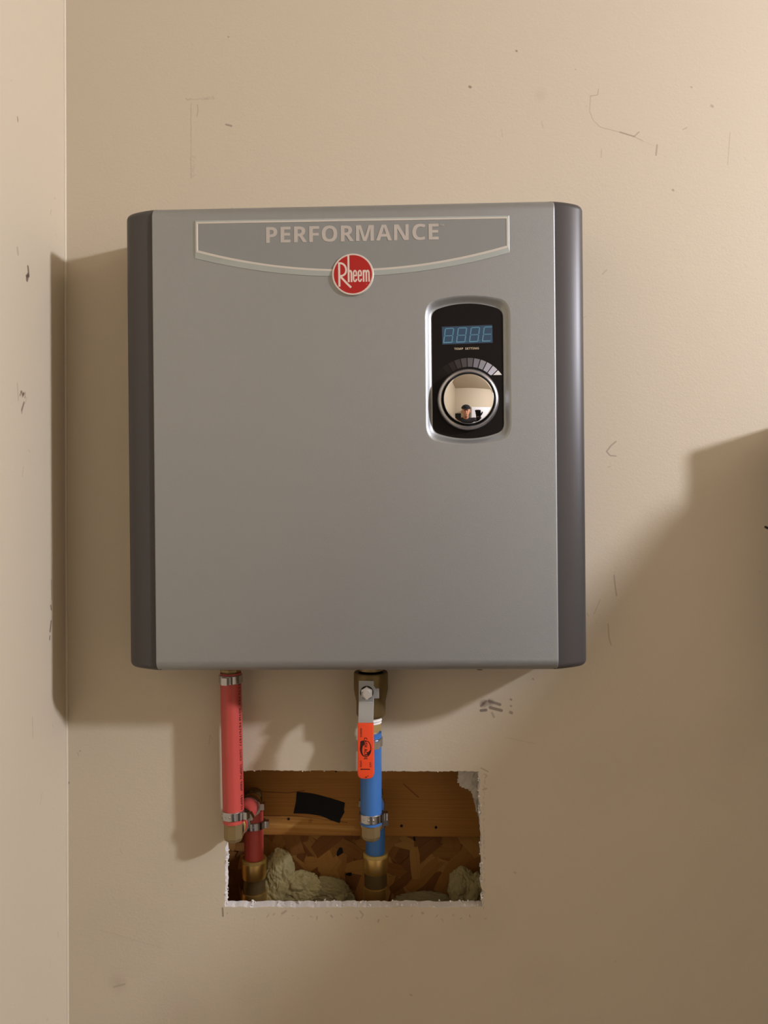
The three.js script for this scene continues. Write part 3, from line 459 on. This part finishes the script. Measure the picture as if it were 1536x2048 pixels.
// hot side (red)
{
  const top = V(-0.1325, -0.2368, ZP), bot = V(-0.1298, -0.3912, ZP), yl = -0.3997;
  const fit = thing('outlet_fitting', 'small dull brass outlet fitting between the heater and the red pipe', 'fitting', [-0.1325, -0.2178, ZP]);
  part('flange', lathe([[0, -0.0005], [0.0152, -0.0005], [0.0152, -0.0040], [0.0140, -0.0058], [0.0104, -0.0062]], 40), std({ color: '#8a6a52', roughness: 0.5, metalness: 0.6 }), fit);
  part('neck', lathe([[0.0100, -0.005], [0.0100, -0.0135], [0.0110, -0.0148], [0.0110, -0.0172], [0.0085, -0.0182], [0.0085, -0.03]], 8, 0.3), M.brassDull, fit);
  pipe('red_pipe', top, bot, printedRed, 'long red pipe hanging from the heater with a line of dark print');
  clamp('pipe_clamp', [-0.1323, -0.2428, ZP], 'steel clamp at the top of the long red pipe under the heater', { turn: -1.75 });
  clamp('pipe_clamp', [-0.1300, -0.3825, ZP], 'steel clamp at the bottom of the long red pipe', { turn: -0.25 });
  elbow('brass_elbow', [-0.1297, yl, ZP], 1, -1, 'dull brass elbow at the foot of the long red pipe');
  pipe('red_pipe', V(-0.1292, yl, 0.0085), V(-0.1264, yl, -0.0505), M.red, 'short level red pipe running back into the wall opening');
  clamp('pipe_clamp', [-0.1290, yl, 0.0025], 'steel clamp on the short level red pipe, next to the front elbow', { tilt: Math.PI / 2, turn: 0.5 });
  clamp('pipe_clamp', [-0.1266, yl, -0.0425], 'steel clamp at the far end of the short level red pipe', { tilt: Math.PI / 2, turn: 0.05 });
  elbow('brass_elbow', [-0.1262, yl, ZL], -1, 1, 'brass elbow inside the wall above the lower red pipe');
  pipe('red_pipe', V(-0.1262, yl - 0.0125, ZL), V(-0.1258, -0.4695, ZL), M.red, 'lower red pipe inside the wall opening above a brass coupling');
  clamp('pipe_clamp', [-0.1261, -0.4275, ZL], 'steel clamp round the top of the lower red pipe', { turn: 0.0 });
  coupling('pipe_coupling', [-0.1257, -0.4705, ZL], 'brass push coupling under the lower red pipe, beside the glass wool');
}
// cold side (blue)
{
  const x = 0.0126, yl = -0.3967;
  pipe('blue_pipe', V(x, -0.2972, ZP), V(x, -0.3915, ZP), M.blue, 'blue pipe behind the orange valve handle');
  clamp('pipe_clamp', [x, -0.3068, ZP], 'steel clamp at the top of the blue pipe beside the orange handle', { turn: -1.2 });
  clamp('pipe_clamp', [x, -0.3840, ZP], 'dimpled steel clamp at the bottom of the upper blue pipe', { turn: 0.1 });
  elbow('brass_elbow', [x, yl, ZP], 1, -1, 'dull brass elbow at the foot of the upper blue pipe');
  pipe('blue_pipe', V(x, yl, 0.0085), V(x + 0.0004, yl, -0.0505), M.blue, 'short level blue pipe behind the brass elbow');
  clamp('pipe_clamp', [x, yl, 0.0025], 'steel clamp standing upright behind the brass elbow of the blue pipe', { tilt: Math.PI / 2, turn: 0.0 });
  clamp('pipe_clamp', [x + 0.0004, yl, -0.0425], 'steel clamp at the far end of the short level blue pipe', { tilt: Math.PI / 2, turn: 3.0 });
  elbow('brass_elbow', [x + 0.0005, yl, ZL], -1, 1, 'brass elbow inside the wall above the lower blue pipe');
  pipe('blue_pipe', V(x + 0.0005, yl - 0.0125, ZL), V(x + 0.0008, -0.4615, ZL), M.blue, 'lower blue pipe inside the wall opening above a brass coupling');
  clamp('pipe_clamp', [x + 0.0006, -0.4245, ZL], 'steel clamp round the top of the lower blue pipe', { turn: 1.9 });
  coupling('pipe_coupling', [x + 0.0009, -0.4625, ZL], 'brass push coupling under the lower blue pipe');

  // ball valve
  const v = thing('ball_valve', 'bronze ball valve under the heater with an orange-sleeved lever', 'valve', [0.0127, -0.2247, ZP]);
  part('inlet_nipple', cyl(0.0126, 0.0126, 0.0125, 32).translate(0, -0.0025, 0), M.brassDull, v);
  part('body', lathe([[0.0126, -0.0112], [0.0160, -0.0104], [0.0169, -0.0106], [0.0176, -0.012], [0.0176, -0.028], [0.0170, -0.0312], [0.0158, -0.037], [0.0150, -0.0405], [0.0150, -0.0530], [0.0145, -0.0547], [0.0133, -0.0562], [0.009, -0.0566]], 64, 0.5), M.bronze, v);
  part('thread_tape', lathe([[0.0098, -0.0562], [0.0112, -0.0570], [0.0105, -0.0584], [0.0114, -0.0598], [0.0105, -0.0612], [0.0110, -0.0626], [0.0098, -0.0636]], 40, 0.2), M.tape, v, 'white thread tape');
  part('tailpiece', merge([crease(new THREE.CylinderGeometry(0.0110, 0.0110, 0.0068, 6).rotateY(0.2), 0.3).translate(0, -0.0668, 0), crease(cyl(0.0085, 0.0085, 0.03, 24)).translate(0, -0.083, 0)]), M.brassLight, v);
  part('stem', merge([crease(cyl(0.0085, 0.0085, 0.010, 6), 0.3).rotateX(Math.PI / 2).translate(-0.003, -0.0262, 0.0205), crease(cyl(0.0048, 0.0048, 0.016, 24)).rotateX(Math.PI / 2).translate(-0.003, -0.0262, 0.024)]), M.brassDull, v);
  // lever: flat steel strip, stepped outward, in (z, y) profile
  const strip = new THREE.Shape(); const th = 0.0022, path = [[0.0272, -0.0143], [0.0276, -0.0343], [0.0296, -0.0375], [0.0344, -0.0528], [0.0352, -0.0585], [0.0362, -0.076]];
  path.forEach((p, i) => strip[i ? 'lineTo' : 'moveTo'](p[0], p[1])); [...path].reverse().forEach((p) => strip.lineTo(p[0] + th, p[1] + 0.0003));
  const lw = 0.0142, lx = -0.0028;
  const lever = part('lever', crease(new THREE.ExtrudeGeometry(strip, { depth: lw, bevelEnabled: true, bevelThickness: 0.0004, bevelSize: 0.0004, bevelSegments: 1 }).translate(0, 0, -lw / 2).rotateY(-Math.PI / 2).scale(-1, 1, 1).translate(0, 0, 0), 0.4), M.zinc, v, 'bent zinc-plated lever');
  lever.geometry.computeBoundingBox(); if (lever.geometry.boundingBox.max.z < 0.02) lever.geometry.scale(1, 1, -1);
  lever.geometry.translate(lx - (lever.geometry.boundingBox.max.x + lever.geometry.boundingBox.min.x) / 2, 0, 0); lever.rotation.z = -0.012;
  part('lever_nut', merge([cyl(0.0062, 0.0062, 0.004, 6).rotateX(Math.PI / 2).translate(0, 0, 0.0), cyl(0.0036, 0.0032, 0.003, 20).rotateX(Math.PI / 2).translate(0, 0, 0.003)]).translate(lx + 0.0002, -0.0250, 0.0318), M.steelBright, v);
  part('nut_ring', crease(cyl(0.0066, 0.0066, 0.0012, 32).rotateX(Math.PI / 2)).translate(lx + 0.0002, -0.0250, 0.0300), M.dark, v, 'dark gap round the nut');
  part('washer', crease(cyl(0.0076, 0.0076, 0.0016, 32).rotateX(Math.PI / 2)).translate(lx + 0.0022, -0.0244, 0.0292), M.zinc, v);
  part('stop_tab', box(0.006, 0.0105, 0.002, 0.0065, -0.0262, 0.0276, 0.0008), M.zinc, v);
  // orange sleeve with print
  const gripTex = tex(256, 832, (g, w, h) => {
    g.fillStyle = '#e2481d'; g.fillRect(0, 0, w, h); g.fillStyle = '#2c0502'; g.strokeStyle = '#2c0502';
    // zoomed photo frame (160..690 by 160..1940) onto the canvas
    g.scale(w / 530, h / 1770); g.translate(-160, -165);
    const txt = (s, x, y, size, len, wgt = 'bold') => { g.save(); g.translate(x, y); g.rotate(Math.PI / 2); g.font = `${wgt} ${size}px sans-serif`; const m = g.measureText(s).width; g.scale(len / m, 1); g.fillText(s, 0, 0); g.restore(); };
    txt('600WOG', 246, 320, 92, 290); txt('OPEN', 238, 1345, 84, 215); txt('OFF', 540, 1395, 84, 175);
    txt('CASH ACME', 376, 612, 140, 705); txt('CASH ACME', 380, 616, 140, 705);
    g.save(); g.beginPath(); g.rect(0, 0, 378, 3000); g.rect(490, 0, 600, 3000); g.clip();
    g.beginPath(); g.ellipse(425, 970, 185, 270, 0, 0, 7); g.ellipse(445, 985, 125, 235, 0.12, 0, 7, true); g.fill('evenodd'); g.restore();
    g.beginPath(); g.moveTo(255, 740); g.quadraticCurveTo(370, 690, 385, 720); g.lineTo(385, 850); g.quadraticCurveTo(300, 900, 285, 1000); g.lineTo(245, 960); g.fill();
    g.beginPath(); g.moveTo(480, 1090); g.quadraticCurveTo(560, 1040, 575, 990); g.lineTo(605, 1010); g.quadraticCurveTo(590, 1180, 478, 1215); g.fill();
    g.lineWidth = 30; g.beginPath(); g.moveTo(260, 1625); g.lineTo(560, 1625); g.stroke(); g.beginPath(); g.moveTo(240, 1622); g.lineTo(300, 1600); g.lineTo(300, 1650); g.fill();
    g.fillRect(410, 1860, 60, 30); g.fillRect(470, 1830, 50, 18);
  });
  const gs = new THREE.Shape(), gw = 0.0081, gt = 0, gb = -0.0535, gr = 0.0062;
  gs.moveTo(-gw + 0.0004, gt); gs.lineTo(gw - 0.0004, gt); gs.lineTo(gw, gb + gr); gs.quadraticCurveTo(gw, gb, gw - gr, gb); gs.lineTo(-gw + gr, gb); gs.quadraticCurveTo(-gw, gb, -gw, gb + gr); gs.closePath();
  const gg = planarUV(crease(ext(gs, 0.0068, 0.0012, 3), 0.5), -gw, gb, 2 * gw, -gb);
  const grip = part('grip', gg, std({ color: '#ffffff', map: gripTex, roughness: 0.45 }), v, 'orange plastic sleeve with dark print');
  grip.position.set(lx - 0.0006, -0.0532, 0.0330); grip.rotation.set(-0.06, 0, 0.004);
}

// ---------------------------------------------------------------- behind the camera, seen in the chrome dome: a white refrigerator and the person with the phone
{
  const m = phys({ color: '#dfe0e4', roughness: 0.35, clearcoat: 0.4 });
  const t = thing('refrigerator', 'white refrigerator against the wall behind the person', 'refrigerator', [0.85, FLOOR, 2.66]);
  part('cabinet', box(0.95, 1.66, 0.62, 0, 0.83, 0, 0.012), m, t);
  for (const [y, h] of [[0.56, 1.04], [1.37, 0.55]]) { const d = part('door', box(0.94, h, 0.05, 0, y, -0.335, 0.014), m, t); part('handle', box(0.02, h * 0.5, 0.03, 0.4, y, -0.372, 0.008), M.zinc, d); }
}
function blob(bones, cell, k = 0.02, pad = 0.03) {                       // one skin over tapered capsules, joined by a smooth minimum
  const lo = V(9, 9, 9), hi = V(-9, -9, -9);
  for (const b of bones) for (const [p, r] of [[b[0], b[1]], [b[2], b[3]]]) { lo.min(V(p[0] - r, p[1] - r, p[2] - r)); hi.max(V(p[0] + r, p[1] + r, p[2] + r)); }
  lo.subScalar(pad); hi.addScalar(pad);
  const c = lo.clone().add(hi).multiplyScalar(0.5), half = Math.max(hi.x - lo.x, hi.y - lo.y, hi.z - lo.z) / 2, n = Math.min(150, Math.ceil(2 * half / cell) + 4);
  const mc = new MarchingCubes(n, M.red, false, false, 400000); mc.isolation = 0;
  const H = n / 2;
  for (let z = 0; z < n; z++) { const pz = c.z + (z - H) / H * half; for (let y = 0; y < n; y++) { const py = c.y + (y - H) / H * half; for (let x = 0; x < n; x++) {
    const px = c.x + (x - H) / H * half; let d = 9, out = px < lo.x || py < lo.y || pz < lo.z || px > hi.x || py > hi.y || pz > hi.z;
    if (out) d = 0.2; else for (const b of bones) {
      const [A, ra, B, rb] = b, bx = B[0] - A[0], by = B[1] - A[1], bz = B[2] - A[2], ax = px - A[0], ay = py - A[1], az = pz - A[2], l2 = bx * bx + by * by + bz * bz + 1e-9;
      const t = Math.max(0, Math.min(1, (ax * bx + ay * by + az * bz) / l2)), e = Math.hypot(ax - bx * t, ay - by * t, az - bz * t) - (ra + (rb - ra) * t), q = b[4] ?? k;
      const hh = Math.max(q - Math.abs(d - e), 0) / q; d = Math.min(d, e) - hh * hh * q * 0.25;
    }
    mc.field[x + y * n + z * n * n] = -d;
  } } }
  mc.update();
  let g = new THREE.BufferGeometry(); g.setAttribute('position', new THREE.BufferAttribute(mc.positionArray.slice(0, mc.count * 3), 3));
  g.scale(half, half, half).translate(c.x, c.y, c.z); g = mergeVertices(g, 1e-5); g.computeVertexNormals(); return g;
}
{
  const person = thing('person', 'person in a black cap, dark jacket and black glove photographing the heater with a phone', 'person', [0.14, FLOOR, 1.25]);
  const o = (x, y, z) => [x - 0.14, y - FLOOR, z - 1.25];
  const skin = std({ color: '#c68f72', roughness: 0.6 }), cloth = std({ color: '#15161a', roughness: 0.9 }), trousers = std({ color: '#2a2d38', roughness: 0.9 }), shoe = std({ color: '#1b1816', roughness: 0.7 });
  const sL = o(-0.03, -0.255, 1.25), eL = o(-0.135, -0.45, 1.05), wL = o(-0.045, -0.245, 0.905), sR = o(0.31, -0.255, 1.25), eR = o(0.42, -0.38, 1.09), wR = o(0.318, -0.105, 0.94), neck = o(0.14, -0.17, 1.245), chest = o(0.14, -0.36, 1.28), hip = o(0.14, -0.72, 1.28);
  // head with a face, in a fine grid of its own
  const hc = [0.14, -0.045, 1.2], h = (x, y, z) => o(hc[0] + x, hc[1] + y, hc[2] + z);
  const head = blob([[h(0, 0.035, 0.012), 0.074, h(0, 0.02, 0.03), 0.076], [h(0, -0.03, -0.02), 0.055, h(0, -0.07, -0.035), 0.034], [h(0, 0.012, -0.072), 0.009, h(0, -0.022, -0.092), 0.0125, 0.012], [h(-0.03, 0.018, -0.066), 0.012, h(0.03, 0.018, -0.066), 0.012, 0.012], [h(-0.02, -0.052, -0.064), 0.009, h(0.02, -0.052, -0.064), 0.009, 0.008], [h(-0.078, 0.005, 0.01), 0.009, h(-0.08, -0.025, 0.004), 0.008, 0.01], [h(0.078, 0.005, 0.01), 0.009, h(0.08, -0.025, 0.004), 0.008, 0.01], [h(0, -0.05, 0.02), 0.05, neck, 0.055, 0.04]], 0.004, 0.03);
  const hand = (w, dir, up, curl, thumbSide) => {                         // palm and five fingers from the wrist w
    const D = V(...dir).normalize(), U = V(...up).normalize(), S = new THREE.Vector3().crossVectors(D, U).normalize().multiplyScalar(thumbSide), P = (f, s, u) => [w[0] + D.x * f + S.x * s + U.x * u, w[1] + D.y * f + S.y * s + U.y * u, w[2] + D.z * f + S.z * s + U.z * u], b = [];
    for (const s of [-0.03, -0.01, 0.01, 0.028]) b.push([P(0.005, s * 0.6, 0), 0.016, P(0.075, s, 0), 0.0125, 0.02]);
    [[-0.031, 0.058], [-0.0105, 0.07], [0.0105, 0.076], [0.0315, 0.066]].forEach(([s, l]) => { let f = 0.08, u = 0, a = curl * 0.5; let p = P(f, s, u), r = 0.0092; for (const q of [0.45, 0.3, 0.25]) { f += Math.cos(a) * l * q; u += Math.sin(a) * l * q; const n = P(f, s, u); b.push([p, r, n, r - 0.0009, 0.005]); p = n; r -= 0.0009; a += curl * 0.6; } });
    b.push([P(0.02, 0.03, 0.004), 0.014, P(0.05, 0.052, 0.012), 0.0105, 0.012]); b.push([P(0.05, 0.052, 0.012), 0.0105, P(0.082, 0.062, 0.022), 0.009, 0.006]);
    return blob(b, 0.0034, 0.01);
  };
  const arms = blob([[sL, 0.05, eL, 0.04], [eL, 0.041, wL, 0.027], [sR, 0.05, eR, 0.04], [eR, 0.041, wR, 0.027], [neck, 0.055, chest, 0.07], [chest, 0.07, hip, 0.07], [sL, 0.055, sR, 0.055]], 0.012, 0.03);
  const legs = [-1, 1].map((s) => blob([[o(0.14 + s * 0.09, -0.78, 1.28), 0.085, o(0.14 + s * 0.1, -1.16, 1.27), 0.055], [o(0.14 + s * 0.1, -1.16, 1.27), 0.055, o(0.14 + s * 0.11, -1.52, 1.3), 0.037], [o(0.14 + s * 0.11, -1.55, 1.31), 0.038, o(0.14 + s * 0.12, -1.58, 1.17), 0.03]], 0.012, 0.02));
  const hL = hand(wL, [0.35, 0.85, -0.45], [0.75, -0.1, 0.2], 0.95, 1), hR = hand(wR, [-0.15, 0.9, -0.4], [-0.3, -0.3, -0.8], 1.1, -1);
  part('body', merge([head, arms, ...legs, hL]), skin, person);
  part('glove', hR, cloth, person, 'black glove on the raised right hand');
  const sl = (p, q, t) => p.map((v, i) => v + (q[i] - v) * t);
  part('jacket', blob([[sL, 0.07, sR, 0.07], [sL, 0.067, eL, 0.056], [eL, 0.056, sl(eL, wL, 0.35), 0.048], [sR, 0.067, eR, 0.056], [eR, 0.056, sl(eR, wR, 0.93), 0.04], [o(0.06, -0.33, 1.28), 0.125, o(0.07, -0.78, 1.29), 0.125], [o(0.22, -0.33, 1.28), 0.125, o(0.21, -0.78, 1.29), 0.125], [o(0.14, -0.235, 1.27), 0.075, chest, 0.1]], 0.013, 0.05), cloth, person, 'dark long-sleeved jacket');
  part('trousers', blob([-1, 1].flatMap((s) => [[o(0.14 + s * 0.07, -0.8, 1.29), 0.12, o(0.14 + s * 0.1, -1.16, 1.27), 0.078], [o(0.14 + s * 0.1, -1.16, 1.27), 0.078, o(0.14 + s * 0.11, -1.54, 1.3), 0.062]]), 0.014, 0.03), trousers, person);
  for (const s of [-1, 1]) part('shoe', blob([[o(0.14 + s * 0.11, -1.57, 1.33), 0.046, o(0.14 + s * 0.125, -1.585, 1.13), 0.037]], 0.01, 0.02), shoe, person);
  const cap = part('cap', new THREE.SphereGeometry(0.093, 40, 20, 0, 6.2832, 0, 1.5).scale(0.98, 0.86, 1.1), cloth, person, 'black baseball cap'); cap.position.set(...h(0, 0.045, 0.018));
  const brim = new THREE.Shape(); brim.absellipse(0, 0, 0.078, 0.085, 0, Math.PI); part('brim', new THREE.ExtrudeGeometry(brim, { depth: 0.004, bevelEnabled: false, curveSegments: 24 }).rotateX(-Math.PI / 2 - 0.12).translate(0, 0.004, -0.075), cloth, cap);
  const tip = thing('smartphone', 'black smartphone held up in the left hand of the person', 'phone', [0.0285, -0.125, 0.8195]);
  part('case', box(0.076, 0.152, 0.0085, 0, 0, 0, 0.004), std({ color: '#0b0b0d', roughness: 0.4 }), tip);
  part('screen', new THREE.PlaneGeometry(0.068, 0.144).translate(0, 0, 0.0046), std({ color: '#05060a', roughness: 0.1 }), tip);
}

renderer.render(scene, camera);
